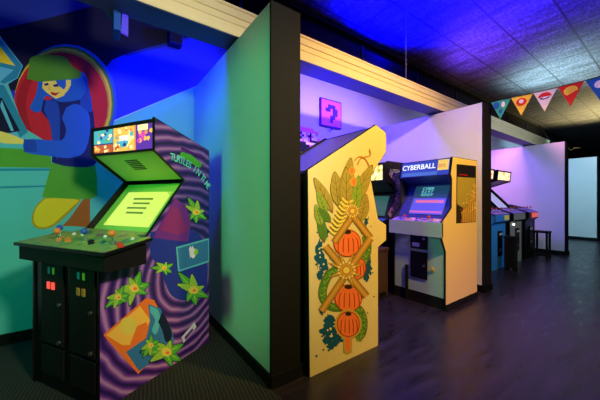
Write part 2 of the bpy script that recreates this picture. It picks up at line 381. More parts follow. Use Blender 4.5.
# small things fixed to the back wall
def wallbox(name, label, cat, u0, v0, u1, v1, th, m, bevel=.004):
    a = hit(u0, v0, BW, NB); b_ = hit(u1, v1, BW, NB)
    t = thing(name, label, cat, (a.x, YB, b_.z)); return t, b_.x - a.x, a.z - b_.z
t, w_, h_ = wallbox('picture_panel', 'square pink panel with a pixel question mark on the purple wall', 'picture', 319, 97.5, 340, 130, .03, None)
box('frame', M['pinkd'], (0, w_, -.035, 0, 0, h_), t, .004)
box('panel_face', M['pink'], (.02, w_-.02, -.04, -.034, .02, h_-.02), t)
q = ["01110", "11011", "00011", "00110", "00100"]
bm = bmesh.new(); s_ = w_/9
for r_, row in enumerate(q):
    for c_, ch in enumerate(row):
        if ch == '1': bm_box(bm, s_*(2+c_), s_*(3+c_)+.0005, -.045, -.039, h_*.8-s_*1.12*(r_+1), h_*.8-s_*1.12*r_+.0005)
obj('question_mark', bm, M['nightv'], t)
box('question_mark_dot', M['nightv'], (s_*4, s_*5, -.045, -.039, h_*.8-s_*1.12*7, h_*.8-s_*1.12*6), t)
t = thing('pixel_panel', 'cut-out panel of pink and black square blocks behind the near cabinet', 'picture', (1.75, YB, 1.75))
P0 = hit(300, 127, BW, NB); t.location = (P0.x-.09, YB, P0.z-.44)
rows_ = ["00PPPPPPP00000", "0PPPPPPPPPPP00", "0DDWWPWDWW0000", "0DPDWPDDPWWW00", "0DDWWWPDWWWPP0", "00WPWWPDDDDD00", "0DDDDWWWWW0000", "0DDDDDDPDDDD00", "0DDDDDDDPDDDD0", "00DDDDDDDDD000"]
bm = bmesh.new(); k = .035
for r_, row in enumerate(rows_):
    for c_, ch in enumerate(row):
        if ch != '0':
            for f_ in bm_box(bm, c_*k, (c_+1)*k, -.03, -.001, .44-(r_+1)*k, .44-r_*k): f_.material_index = 'PWD'.index(ch)
bmesh.ops.remove_doubles(bm, verts=bm.verts, dist=.0004)
obj('panel_blocks', bm, [M['pink'], M['fcream'], M['dk']], t)
t, w_, h_ = wallbox('wall_speaker', 'small dark box speaker high on the blue wall', 'speaker', 201, 51, 212, 64, .1, None)
t.location.x = .62; t.location.z = 2.86; w_ = .13; h_ = .17
box('speaker_body', M['mnavy'], (0, w_, -.12, 0, 0, h_), t, .008)
box('speaker_grille', M['black'], (.012, w_-.012, -.126, -.119, .012, h_-.012), t)
# hanging sign box over the mural, at top left
c = hit(115.5, 30, (0, 2.3, 0), NB)
t = thing('hanging_lightbox', 'slim green and blue box hanging high over the mural', 'sign', (c.x, 2.3, c.z))
bm = bmesh.new(); bm_prism(bm, [(-.075, 0, .7), (-.075, 0, .19), (-.012, 0, .12), (-.012, 0, .7)], (0, 0, 0), (0, .12, 0)); obj('housing', bm, M['mteal'], t, .004)
box('side_frame', M['msleeve'], (-.012, .03, -.02, .14, -.005, .7), t, .004)
bm = bmesh.new(); bm_prism(bm, [(.032, .0, 0), (.075, .0, -.012), (.075, .0, .155), (.042, .0, .165)], (0, 0, 0), (0, .02, 0)); obj('lit_panel', bm, em('violet_lit_panel', (.08, .05, .9), .8), t)
bm = bmesh.new(); bm_cyl(bm, (-.01, .06, .7), (-.01, .06, CEIL-t.location.z), .008); obj('hanger', bm, M['black'], t)

# ------------------------------------------------------------------ cabinet 1: near left, purple swirl
RZ = math.atan2(.505, .864); O1 = (.015, 1.93, 0)
prof1 = [(0, .0), (0, .86), (.0, .93), (.30, .965), (.612, 1.352), (.352, 1.537), (.352, 1.753), (.87, 1.613), (.87, 0)]
m, nt, b = nodes('swirl_side_print')
tc = nt.nodes.new('ShaderNodeTexCoord'); mp = nt.nodes.new('ShaderNodeMapping'); mp.inputs['Location'].default_value = (-.62, 0, -.62)
nt.links.new(tc.outputs['Object'], mp.inputs[0])
w = nt.nodes.new('ShaderNodeTexWave'); w.wave_type = 'RINGS'; w.rings_direction = 'Y'; w.inputs['Scale'].default_value = 4.4; w.inputs['Distortion'].default_value = 2.8; w.inputs['Detail'].default_value = 1.2; w.inputs['Detail Scale'].default_value = 1.1
nt.links.new(mp.outputs[0], w.inputs['Vector'])
r = ramp(nt, [(.0, (.03, .012, .12)), (.4, (.12, .03, .30)), (.75, (.26, .08, .38)), (1.0, (.48, .24, .52))]); nt.links.new(w.outputs['Fac'], r.inputs[0])
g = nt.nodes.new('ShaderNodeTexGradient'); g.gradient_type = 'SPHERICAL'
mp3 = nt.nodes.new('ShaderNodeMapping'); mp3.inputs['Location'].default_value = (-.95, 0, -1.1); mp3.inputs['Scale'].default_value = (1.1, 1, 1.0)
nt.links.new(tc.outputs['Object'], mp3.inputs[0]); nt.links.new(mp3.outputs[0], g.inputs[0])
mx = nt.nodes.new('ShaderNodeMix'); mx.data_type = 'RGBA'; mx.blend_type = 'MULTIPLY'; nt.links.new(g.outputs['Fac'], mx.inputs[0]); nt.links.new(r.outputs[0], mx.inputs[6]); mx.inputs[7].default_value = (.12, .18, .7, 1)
nt.links.new(mx.outputs[2], b.inputs['Base Color']); b.inputs['Roughness'].default_value = .35
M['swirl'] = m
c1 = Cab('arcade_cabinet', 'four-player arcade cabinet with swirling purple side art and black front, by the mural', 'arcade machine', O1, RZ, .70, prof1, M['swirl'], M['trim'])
p = prof1
c1.seg('front_panel', (0, .02), (0, .86), M['blackgloss'], .004, .02)
c1.seg('back_panel', (.87, 1.6), (.87, 0.02), M['black'], .01, .02)
c1.seg('top_panel', p[6], p[7], M['black'], .006, .02)
c1.seg('speaker_panel', p[4], p[5], mat('olive_speaker_panel', (.50, .62, .14), .45), .012, .015)
for k in range(6): c1.rect('speaker_slot', p[4], p[5], .42+k*.06, .44+k*.06, .28, .42, -.014, -.009, M['dk'])
mq = c1.seg('marquee', p[5], p[6], M['blackgloss'], .004, .05)
ML = art_em('marquee_teal_print', [(.3, (.02, .15, .3)), (.45, (.1, .5, .45)), (.52, (.9, .75, .3)), (.62, (.6, .25, .05)), (.75, (.05, .2, .5))], 26, .95)
MC = art_em('marquee_gold_print', [(.3, (.02, .25, .35)), (.42, (.9, .45, .08)), (.52, (1, .85, .45)), (.62, (.9, .5, .15)), (.75, (.35, .1, .05))], 22, 1.0)
MR = art_em('marquee_violet_print', [(.3, (.03, .03, .3)), (.45, (.25, .05, .4)), (.55, (.9, .15, .6)), (.66, (1, .65, .2)), (.75, (.1, .05, .4))], 20, .9)
EMC = dict(e_gold=((.9, .50, .08), .9), e_cream=((1, .78, .35), 1.0), e_teal=((.05, .42, .42), .9), e_sky=((.10, .35, .62), .9), e_navy=((.01, .02, .22), .8), e_rust=((.45, .08, .02), .9), e_mag=((.65, .05, .40), .9), e_vio=((.10, .02, .34), .9), e_leaf=((.15, .42, .06), .9), e_amb=((.85, .30, .05), .9))
for k_, (c_, s_) in EMC.items(): M[k_] = em('print_' + k_[2:], c_, s_*1.45)
A = []
def mqp(x, y):       # 0..1 across, 0..1 down the marquee face
    return (93.5+60.5*x, (129.5+25*y)*(1-x) + (120.5+28.5*y)*x)
def mblob(k, x, y, rx, ry, j=.3): A.append((k, [mqp(min(max(a, .01), .99), min(max(b, .03), .97)) for a, b in blob(x, y, rx, ry, 14, j)]))
A.append(('e_navy', [mqp(.01, .03), mqp(.33, .03), mqp(.33, .97), mqp(.01, .97)])); A.append(('e_gold', [mqp(.33, .03), mqp(.69, .03), mqp(.69, .97), mqp(.33, .97)])); A.append(('e_vio', [mqp(.70, .03), mqp(.99, .03), mqp(.99, .97), mqp(.70, .97)]))
A.append(('e_teal', [mqp(.01, .03), mqp(.32, .03), mqp(.32, .62), mqp(.01, .62)])); A.append(('e_rust', [mqp(.01, .66), mqp(.32, .66), mqp(.32, .97), mqp(.01, .97)]))
for i in range(26): mblob(random.choice(['e_teal', 'e_leaf', 'e_sky', 'e_cream', 'e_sky', 'e_navy']), random.uniform(.03, .29), random.uniform(.1, .58), .028, .07)
for i in range(12): mblob(random.choice(['e_gold', 'e_cream', 'e_rust', 'e_amb']), random.uniform(.03, .29), random.uniform(.72, .94), .02, .06)
for i in range(40): mblob(random.choice(['e_gold', 'e_cream', 'e_amb', 'e_amb', 'e_rust', 'e_cream', 'e_teal']), random.uniform(.36, .66), random.uniform(.1, .93), .03, .07)
mblob('e_teal', .50, .66, .08, .17); mblob('e_sky', .49, .62, .04, .1); mblob('e_navy', .52, .74, .03, .08)
for i in range(14): mblob(random.choice(['e_mag', 'e_amb', 'e_gold', 'e_vio', 'e_mag']), random.uniform(.74, .97), random.uniform(.32, .85), .03, .09)
A.append(('e_gold', [mqp(.34, .03), mqp(.36, .03), mqp(.36, .97), mqp(.34, .97)])); A.append(('e_amb', [mqp(.68, .03), mqp(.705, .03), mqp(.705, .97), mqp(.68, .97)]))
w0 = xf(c1.r) @ c1.pt(p[5], p[6], .5, .3, -.002); n0 = Vector((-.864, -.505, 0))
decal('marquee_print', c1.r, A, w0, n0, step=.00003)
c1.rect('marquee_label', p[5], p[6], .68, .86, .07, .17, .001, .002, em('label_cream', (1, .8, .3), 1.6), mq)
text('marquee_label', 'TIME', .05, c1.pt(p[5], p[6], .42, .37, .002), (0, -1, 0), (0, 0, 1), em('text_cream', (1, .9, .6), 2.2), c1.r)
# screen
gl = mat('bezel_green', (.30, .6, .10), .3)
c1.seg('bezel', (.30, .965), (.612, 1.352), gl, .035, .02)
c1.rect('bezel_frame', (.30, .965), (.612, 1.352), -.02, .03, T, .68, -.03, .0, M['blackgloss'])
M['scr1'] = em('screen_pale_yellow', (.62, .85, .12), 1.15)
bm = bmesh.new()
N = 8; grid = []
for i in range(N+1):
    row = []
    for j in range(N+1):
        a = i/N; b_ = j/N; hgt = .014*(1-(2*a-1)**2)*(1-(2*b_-1)**2)
        row.append(bm.verts.new(c1.pt((.30, .965), (.612, 1.352), .17+.66*a, .10+.50*b_, -.035+hgt)))
    grid.append(row)
for i in range(N):
    for j in range(N): bm.faces.new((grid[i][j], grid[i+1][j], grid[i+1][j+1], grid[i][j+1]))
sc = obj('screen', bm, M['scr1'], c1.r, smooth=True)
gs = em('screen_text_green', (.12, .30, .03), .8)
for k in range(4): c1.rect('screen_text', (.30, .965), (.612, 1.352), .38+k*.09, .41+k*.09, .24, .42+.03*(k % 2), -.026, -.0195, gs, sc)
# control deck
m, nt, b = nodes('control_deck_print'); tc = nt.nodes.new('ShaderNodeTexCoord'); n1 = nt.nodes.new('ShaderNodeTexNoise'); n1.inputs['Scale'].default_value = 7; n1.inputs['Distortion'].default_value = 1.5
nt.links.new(tc.outputs['Object'], n1.inputs['Vector']); r = ramp(nt, [(.3, (.02, .10, .16)), (.42, (.06, .28, .12)), (.5, (.30, .38, .06)), (.6, (.25, .30, .10)), (.72, (.22, .06, .20))])
nt.links.new(n1.outputs['Fac'], r.inputs[0]); nt.links.new(r.outputs[0], b.inputs['Base Color']); b.inputs['Roughness'].default_value = .4; M['deck'] = m
dk0, dk1 = (-.07, .925), (.30, .985)
bm = bmesh.new(); bm_prism(bm, [(-.05, -.13, .815), (-.05, -.13, .905), (.19, -.13, .94), (.19, -.13, .815)], (0, 0, 0), (0, .89, 0)); obj('control_box', bm, M['black'], c1.r, .004)
bm = bmesh.new(); bm_prism(bm, [(-.07, -.15, .905), (-.07, -.15, .925), (.215, -.15, .971), (.215, -.15, .951)], (0, 0, 0), (0, .93, 0)); dk_ = obj('control_panel', bm, M['trim'], c1.r, .003)
dk1 = (.215, .971)
c1.rect('panel_print', dk0, dk1, .02, .98, -.14, .77, 0, .002, M['deck'], dk_)
c1.seg('panel_back', (.20, .967), (.31, .985), M['deck'], -.002, .02)
for k, (y, c_) in enumerate(((.60, 'bluep'), (.50, 'orange'), (.26, 'bluep'), (-.0, 'orange'))):
    c1.stick(dk0, dk1, (.62, .40, .5, .5)[k], y, .002, M[c_], .045, .02)
    for d_ in (0, .055): c1.button(dk0, dk1, .45-.1*(d_ > 0), y-.075-d_, .002, M[('orange', 'orange', 'dk', 'red')[k]])
    c1.button(dk0, dk1, .8, y-.05, .002, M['whitep'], .009)
# coin doors on the front
for y0 in (.035, .345):
    d_ = c1.rect('coin_door', (0, 0), (0, 1), .30, .80, y0, y0+.24, -.004, .010, M['black'], bevel=.004)
    d2 = c1.rect('lower_door', (0, 0), (0, 1), .10, .28, y0, y0+.24, -.004, .008, M['black'], bevel=.004)
    for yy in (.03, .08):
        lit = (y0 > .3)
        c1.rect('coin_slot', (0, 0), (0, 1), .74, .78, y0+yy+.05, y0+yy+.075, .010, .014, M['mteal'] if yy == .08 else M['morange'], d_)
        c1.rect('coin_return', (0, 0), (0, 1), .645, .69, y0+yy+.05, y0+yy+.08, .010, .018, em('red_coin_light', (1, .08, .05), 1.1) if lit else M['abrown'], d_, .003)
    for z_ in (.56, .33):
        bm = bmesh.new(); bm_cyl(bm, (-.01, y0+.03, z_), (-.02, y0+.03, z_), .012); obj('door_lock', bm, M['chrome'], d_)
# plastered artwork on its right side
G = Vector((-.505, .863, 0)).normalized(); NS = -G; PS = Vector(O1)
A = []
A.append(('tblue', curve_pts([(150, 232), (178, 228), (196, 232), (206, 250), (206, 290), (192, 300), (172, 296), (160, 270), (150, 255)])))
A.append(('tpurp', [(175, 198), (186, 206), (191, 222), (188, 242), (154, 238), (156, 231)]))
A.append(('tmag', [(172, 206), (178, 208), (188, 230), (178, 235), (160, 230)]))
A.append(('tcyan', [(176, 247), (209, 238), (209, 262), (178, 272)]))
A.append(('tsky', [(177.5, 248.5), (208, 240), (208, 260.5), (179.5, 270)]))
A.append(('pwhite', blob(192, 252, 4, 6)))
A.append(('tlime', blob(196, 252, 2.5, 3)))
A.append(('tor', [(103, 335), (146, 298), (154, 300), (166, 322), (172, 342), (146, 366), (138, 374)]))
A.append(('tsun', [(106, 335), (140, 306), (150, 320), (138, 345), (122, 345)]))
A.append(('tyel', circ(128, 326, 8, 9)))
A.append(('tor', [(130, 344), (137, 326), (146, 322), (150, 332), (142, 348), (134, 350)]))
A.append(('tsky', [(126, 352), (146, 338), (150, 322), (148, 304), (160, 308), (172, 330), (174, 342), (146, 366), (139, 371)]))
A.append(('tcyan', curve_pts([(150, 306), (158, 310), (160, 322), (156, 334), (152, 330), (155, 320), (150, 312)])))
A.append(('tdark', curve_pts([(162, 312), (168, 322), (172, 336), (166, 342), (162, 330), (158, 322)])))
# generic leafy green and amber splashes where the printed side shows bright shapes
def splash(cx, cy, s, rot=0):
    def lf(ang, ln, wd, k):
        r = math.radians(ang+rot); ux, uy = math.cos(r), math.sin(r)
        pts = [(0, 0), (.25, .5), (.55, .42), (1, 0), (.6, -.3), (.25, -.42)]
        f = lambda g: curve_pts([(cx+(ux*a*ln-uy*b_*wd)*s*g, cy+(uy*a*ln+ux*b_*wd)*s*g) for a, b_ in pts])
        A.append(('tdark', f(1.08))); A.append((k, f(1))); A.append(('tlime', stroke([(cx+ux*ln*.2*s, cy+uy*ln*.2*s), (cx+ux*ln*.8*s, cy+uy*ln*.8*s)], [2.2*s, .4])))
    for ang, ln, wd, k in ((170, 24, 10, 'tgreen'), (205, 17, 9, 'tlime'), (20, 16, 10, 'tgreen'), (-35, 18, 9, 'tgreen'), (140, 18, 8, 'tlime'), (60, 14, 8, 'tgreen'), (-80, 12, 7, 'tlime')): lf(ang, ln, wd, k)
    A.append(('tyel', blob(cx, cy, 5*s, 4.5*s, 12, .2))); A.append(('tor', blob(cx+1*s, cy+.5*s, 2*s, 1.6*s, 8, .2)))
splash(134, 288, 1.0, -35); splash(118, 297, .7, -30); splash(164, 268, .55, 10)
splash(193, 290, .95, 60); splash(196, 212, .7, 70); splash(166, 352, 1.05, 10); splash(150, 345, .6, -50)
A.append(('pwhite', [(181, 337), (194, 322), (196, 327), (183, 343)]))
A.append(('tpurp', [(184, 337), (192, 328), (193, 330), (185, 340)]))
A.append(('tgreen', stroke([(180, 154), (189, 158), (200, 166)], [5, 7, 5])))
A.append(('pinkd', stroke([(181, 148), (190, 152), (203, 158)], 1.6)))
decal('side_artwork', c1.r, A, PS, NS, step=.0005)
# lettering along an arc
inv = xf(c1.r).inverted()
pth = [tuple((1-t)**2*a_+2*t*(1-t)*b_+t*t*c_ for a_, b_, c_ in ((169, 194, 207), (160, 165, 190))) for t in [i/15 for i in range(17)]]
bmj = bmesh.new()
LT = em('x', (0, 0, 0), 0); bpy.data.materials.remove(LT)
mt_ = paint('ltr_teal', (.12, .75, .70))
s_txt = 'TURTLES IN TIME'
for i, ch in enumerate(s_txt):
    if ch == ' ': continue
    a = inv @ (hit(pth[i][0], pth[i][1], PS, NS) + NS*.008); j = i
    d_ = (inv @ hit(*pth[j+1], PS, NS)) - (inv @ hit(*pth[j], PS, NS)); d_.y = 0; d_.normalize()
    up = Vector((-d_.z, 0, d_.x)) if d_.x > 0 else Vector((d_.z, 0, -d_.x))
    o_ = text('tmp', ch, .075, a, d_, up, mt_, None, sx=.8)
    bmj.from_mesh(o_.data); bpy.data.objects.remove(o_)
obj('lettering', bmj, mt_, c1.r)
a = inv @ (hit(181, 157, PS, NS) + NS*.008); b_ = inv @ (hit(203, 169, PS, NS) + NS*.008)
text('lettering', 'TURTLES', .052, a, b_-a, Vector((-(b_-a).z, 0, (b_-a).x)), M['tgreen'], c1.r)

# ------------------------------------------------------------------ cabinet 2: seen from its white side, facing right
R2 = (1.873, 2.15, 0); W2 = .65
def prof_from_px(pts, Y, X0, sgn=1):
    out = []
    for u, v in pts:
        w = hit(u, v, (0, Y, 0), (0, -1, 0)); out.append(((w.x - X0)*sgn, max(w.z, 0)))
    return out
px2 = [(378, 346), (378, 247), (386, 240), (386, 225), (378, 219), (370, 176), (386, 152), (386, 133), (376, 125), (308, 170), (310, 377)]
pr2 = prof_from_px(px2, 1.5, R2[0], -1); pr2[0] = (pr2[0][0], 0); pr2[-1] = (pr2[-1][0], 0)
c2 = Cab('arcade_cabinet', 'cream-sided arcade cabinet with mushroom and vine side art, backed against the black divider end', 'arcade machine', R2, math.pi, W2, pr2, M['cabw'], M['trim'])
p = pr2
c2.seg('front_panel', p[0], p[1], M['blackgloss'], .01)
c2.seg('under_panel', p[1], p[2], M['blackgloss'], .01)
c2.seg('control_panel_front', p[2], p[3], M['blackgloss'], .006)
cpn = c2.seg('control_panel', p[3], p[4], M['mnavy'], .004)
c2.seg('bezel', p[4], p[5], M['blackgloss'], .05)
c2.rect('screen', p[4], p[5], .15, .85, .1, .55, -.045, -.04, em('screen_green', (.1, .6, .3), .6))
c2.seg('speaker_panel', p[5], p[6], M['blackgloss'], .01)
c2.seg('marquee', p[6], p[7], em('marquee_green_glow', (.4, .8, .2), 1.0), .006)
c2.seg('top_trim', p[7], p[8], M['blackgloss'], .01)
c2.seg('top_panel', p[8], p[9], mat('top_board', (.07, .07, .22), .35), .012)
c2.seg('back_panel', p[9], p[10], M['black'], .01)
bm = bmesh.new(); bm_ball(bm, c2.pt(p[3], p[4], .5, .33, .005), .04); obj('trackball', bm, M['whitep'], c2.r, smooth=True)
c2.button(p[3], p[4], .5, .18, 0, M['red']); c2.button(p[3], p[4], .5, .5, 0, M['red'])
A = []
for (x, y, rx, ry) in ((320, 247, 3, 8), (322, 262, 4, 9), (320, 275, 3, 6), (368, 262, 3, 9), (366, 277, 3, 5), (366, 222, 2, 4), (330, 320, 6, 6), (332, 334, 8, 7), (326, 340, 4, 4), (362, 292, 3, 4), (326, 232, 3, 5), (331, 345, 5, 5), (338, 325, 4, 5)):
    A.append(('ablue', blob(x, y, rx, ry)))
for (x, y, rx, ry) in ((319, 256, 4, 13), (325, 268, 4, 8), (329, 330, 9, 9), (336, 338, 7, 8), (368, 268, 4, 10), (367, 246, 3, 7), (322, 310, 3, 5)): A.append(('ablue', blob(x, y, rx, ry, 26, .5)))
for k in range(46):
    x, y = random.choice([(320, 262), (330, 335), (368, 265), (322, 240), (326, 345), (364, 225), (365, 300)]); x += random.gauss(0, 4.5); y += random.gauss(0, 8)
    if 313 < x < 374: A.append(('ablue', circ(x, y, random.uniform(.5, 1.3), n=8)))
for k in range(14):
    A.append(('acream', circ(random.uniform(318, 326), random.uniform(242, 278), random.uniform(.5, 1.1), n=8)))
for k in range(10):
    A.append(('acream', circ(random.uniform(326, 338), random.uniform(316, 344), random.uniform(.6, 1.2), n=8)))
# scaly green vine winding down
vine = curve_pts([(366, 236), (367, 250), (362, 262), (348, 268), (332, 272), (324, 284), (323, 298), (332, 307), (346, 307), (358, 309), (363, 320), (362, 332), (357, 339)])
A.append(('aoline', stroke(vine, 8.6))); A.append(('agreen', stroke(vine, 7.2)))
for i, (x, y) in enumerate(vine):
    if i % 1 == 0:
        for q_ in range(3): A.append(('alime', circ(x+random.uniform(-2.6, 2.6), y+random.uniform(-2.6, 2.6), .8, n=6)))
def mushroom(cx, cy, rx, ry, stem=0, gold=False):
    if gold: A.append(('agold', circ(cx, cy, rx+3, ry+3))); 
    if stem:
        if gold: A.append(('agold', [(cx-5, cy+ry-3), (cx+4, cy+ry-3), (cx+3.6, cy+ry+stem+2), (cx, cy+ry+stem+4), (cx-4.6, cy+ry+stem+2)]))
        A.append(('aorange', [(cx-2.8, cy+ry-3), (cx+2, cy+ry-3), (cx+1.6, cy+ry+stem), (cx-2.6, cy+ry+stem)]))
    A.append(('ared', circ(cx, cy, rx+.9, ry+.9))); A.append(('aorange', circ(cx, cy, rx, ry)))
    for k in (-.62, -.28, .08, .42, .74):
        A.append(('ared', stroke(curve_pts([(cx, cy-ry*.9), (cx+rx*k, cy-ry*.3), (cx+rx*k*1.15, cy+ry*.75)]), [.2]*6+[.9]*6+[.3])))
    A.append(('adark', circ(cx, cy-ry*.85, rx*.3, ry*.16)))
mushroom(356, 268, 9, 11); mushroom(348, 298, 13, 13); mushroom(347, 243, 13, 13); mushroom(348, 324, 10.5, 12, 14, True)
# olive leafy growth at the top with curling tendrils
def leaf(pts, k='aolive', line=True):
    c_ = curve_pts(pts); cx = sum(a for a, b in c_)/len(c_); cy = sum(b for a, b in c_)/len(c_)
    A.append(('aoline', [(cx+(a-cx)*1.06, cy+(b-cy)*1.06) for a, b in c_])); A.append((k, c_))
def frond(x0, y0, ang, ln, wd, k, veins=True):
    r = math.radians(ang); ux, uy = math.cos(r), -math.sin(r); vx, vy = -uy, ux
    pts = [(0, 0), (.2, .75), (.5, 1), (.8, .62), (1, 0), (.8, -.55), (.5, -.9), (.2, -.7)]
    leaf([(x0+ux*a*ln+vx*b_*wd/2, y0+uy*a*ln+vy*b_*wd/2) for a, b_ in pts], k)
    A.append(('aoline', stroke([(x0, y0), (x0+ux*ln*.9, y0+uy*ln*.9)], [.9, .3])))
    for q_ in (.25, .45, .65):
        for sg in (-1, 1): A.append(('aoline', stroke([(x0+ux*ln*q_, y0+uy*ln*q_), (x0+ux*ln*(q_+.16)+vx*sg*wd*.33, y0+uy*ln*(q_+.16)+vy*sg*wd*.33)], .4)))
frond(332, 212, 118, 38, 11, 'aolive'); frond(338, 206, 96, 34, 13, 'aolive'); frond(360, 222, 78, 28, 11, 'aolive')
frond(342, 206, 80, 48, 14, 'aolive'); frond(348, 210, 62, 50, 14, 'aolive'); frond(346, 214, 90, 46, 13, 'aolive'); frond(354, 216, 84, 40, 10, 'alime')
frond(326, 214, 112, 24, 8, 'alime'); frond(324, 242, 100, 30, 9, 'agreen'); frond(321, 226, 105, 22, 8, 'alime'); frond(330, 222, 130, 18, 8, 'agreen')
for k in range(9):
    x0 = 333 + k*1.6; y0 = 232-k*3.9
    A.append(('aoline', stroke(curve_pts([(x0-4, y0-3), (x0+1, y0+1.5), (x0+7, y0-.5)]), 3.4))); A.append(('apale', stroke(curve_pts([(x0-4, y0-3), (x0+1, y0+1.5), (x0+7, y0-.5)]), 2.5)))
A.append(('agold', blob(351.5, 171, 3.4, 4.5, jit=.1))); A.append(('aorange', circ(351.5, 171, 2, 3)))
A.append(('agold', blob(353, 182, 4, 5, jit=.15))); A.append(('aorange', circ(353.5, 182, 1.8, 3.4)))
for t_ in ([(357, 165), (360, 159), (365, 157), (370, 155), (369, 149)], [(354, 161), (358, 157), (364, 158), (369, 166)]):
    A.append(('abrown', stroke(curve_pts(t_), 1.1)))
def bar(a, b_, w=6):
    A.append(('aoline', stroke([a, b_], w+1.4))); A.append(('abrown', stroke([a, b_], w)))
    A.append(('agold', stroke([a, b_], w*.45)))
bar((334, 242), (352, 216), 5.5); bar((353, 216), (370, 238), 5.5)
bar((325, 246), (366, 296)); bar((370, 238), (321, 311))
def burst(cx, cy, R):
    A.append(('aoline', star(cx, cy, R*1.05, R*.34, 8, .39))); A.append(('agold', star(cx, cy, R, R*.28, 8, .39)))
    for k in range(16):
        a = k*math.pi/8; A.append(('acream', circ(cx+R*.42*math.cos(a), cy+R*.42*math.sin(a), R*.06, n=6)))
    A.append(('abrown', circ(cx, cy, R*.24))); A.append(('apale', circ(cx, cy, R*.17)))
burst(352, 211, 13); burst(346, 270, 19)
decal('side_artwork', c2.r, A, (0, 1.5, 0), (0, -1, 0), step=.00012)

# ------------------------------------------------------------------ cabinet 3: white front, yellow side, blue lit marquee
Y3 = 1.53; X3 = 3.07; W3 = .66
px3 = [(446, 310), (446, 252), (442, 238), (442, 223), (451, 208), (451, 177), (453, 157), (477, 161), (477, 297)]
pr3 = prof_from_px(px3, Y3, X3); pr3[0] = (pr3[0][0], 0); pr3[-1] = (pr3[-1][0], 0)
# deeper neck so the screen sits back between the sides
pr3 = pr3[:3] + [pr3[3], (pr3[4][0]+.02, pr3[4][1]), (pr3[5][0]+.03, pr3[5][1]-.02), (pr3[5][0]-.0, pr3[5][1]+.03)] + pr3[6:]
M['liner3'] = mat('dark_blue_liner', (.012, .014, .09), .4)
c3 = Cab('arcade_cabinet', 'white-fronted arcade cabinet with a yellow side and blue lit marquee, against the middle divider', 'arcade machine', (X3, Y3, 0), 0, W3, pr3, M['cabyel'], M['trim'], inner=M['liner3'])
p = pr3
cpe = (p[3][0]+.13, p[3][1]+.035)
kick = .13
c3.seg('kick_board', p[0], (p[0][0], kick), M['black'], .004)
c3.seg('front_panel', (p[0][0], kick), (p[0][0], p[2][1]), M['cabfront'], .0)
c3.seg('under_panel', (p[0][0], p[2][1]), p[2], M['cabfront'], .0)
c3.seg('control_panel_front', p[2], p[3], M['cabfront'], -.006, .03, 0.0, W3)
cp_ = c3.seg('control_panel', p[3], cpe, M['trim'], .004)
m, nt, b = nodes('purple_panel_print'); tc = nt.nodes.new('ShaderNodeTexCoord'); n1 = nt.nodes.new('ShaderNodeTexNoise'); n1.inputs['Scale'].default_value = 16
nt.links.new(tc.outputs['Object'], n1.inputs['Vector']); r = ramp(nt, [(.35, (.05, .03, .35)), (.5, (.35, .25, .8)), (.6, (.7, .2, .3)), (.7, (.08, .05, .4))]); nt.links.new(n1.outputs['Fac'], r.inputs[0]); nt.links.new(r.outputs[0], b.inputs['Base Color'])
c3.rect('panel_print', p[3], cpe, .05, .95, .025, W3-.025, -.004, .001, m, cp_)
for y, c_ in ((.18, 'red'), (.48, 'red')):
    c3.stick(p[3], cpe, .5, y, 0, M[c_], .03, .016)
    for d_ in (.06, .1): c3.button(p[3], cpe, .5, y-d_, 0, M['whitep' if d_ > .07 else 'yellowp'], .011)
for y in (.30, .34, .56): c3.button(p[3], cpe, .7, y, 0, M['bluep'], .01)
# recessed display
M['violetin'] = mat('blue_bezel_board', (.03, .04, .30), .4)
sb0 = (cpe[0]+.02, cpe[1]-.005); sb1 = (cpe[0]+.27, p[5][1]-.03)
c3.seg('bezel', sb0, sb1, M['violetin'], 0, .02)
c3.seg('speaker_panel', sb1, p[6], M['violetin'], 0, .015)
M['scr3'] = em('screen_violet', (.10, .09, .80), 1.0)
def s3(n, t0, t1, y0, y1, h, m_, par=None): return c3.rect(n, sb0, sb1, t0, t1, y0, y1, h-.004, h, m_, par)
sc3 = s3('screen', .10, .92, .09, .52, .008, em('screen_dark_blue', (.01, .05, .10), 1.0), None)
s3('screen_image', .10, .55, .09, .50, .010, M['scr3'], sc3)
s3('screen_image', .14, .19, .10, .50, .011, em('screen_pink', (.7, .12, .5), 1.0), sc3)
s3('screen_image', .42, .50, .11, .46, .011, em('screen_salmon', (.75, .15, .35), 1.0), sc3)
for k in range(3):
    text('screen_text', ('CYBER', '0 2 4 7', 'READY')[k], .05, c3.pt(sb0, sb1, .80-k*.09, .42, .012), (0, -1, 0), (sb1[0]-sb0[0], 0, sb1[1]-sb0[1]), em('screen_text_cyan', (.15, .6, .65), 1.0), sc3)
# marquee
mq = c3.seg('marquee', p[6], p[7], M['blackgloss'], .004, .04)
pm = (p[6], p[7])
c3.rect('marquee_print', *pm, .03, .95, .03, W3-.03, -.004, .001, em('marquee_blue', (.02, .05, .50), 1.0), mq)
c3.rect('marquee_print', *pm, .30, .92, .035, .16, .001, .002, em('marquee_yellow', (.95, .62, .12), 1.0), mq)
c3.rect('marquee_print', *pm, .04, .26, .16, W3-.05, .001, .002, em('marquee_pale_blue', (.06, .16, .6), 1.0), mq)
yd = (pm[1][0]-pm[0][0], 0, pm[1][1]-pm[0][1])
text('marquee_text', 'CYBERBALL', .088, c3.pt(*pm, .46, W3-.04, .003), (0, -1, 0), yd, em('marquee_white', (.85, .9, 1), 1.3), mq, sx=.95)
text('marquee_text', '2072', .05, c3.pt(*pm, .48, .155, .003), (0, -1, 0), yd, em('marquee_red', (.7, .1, .05), 1.0), mq, sx=.85)
c3.seg('top_panel', p[7], p[8], M['black'], .006)
c3.seg('back_panel', p[8], p[9], M['black'], .01)
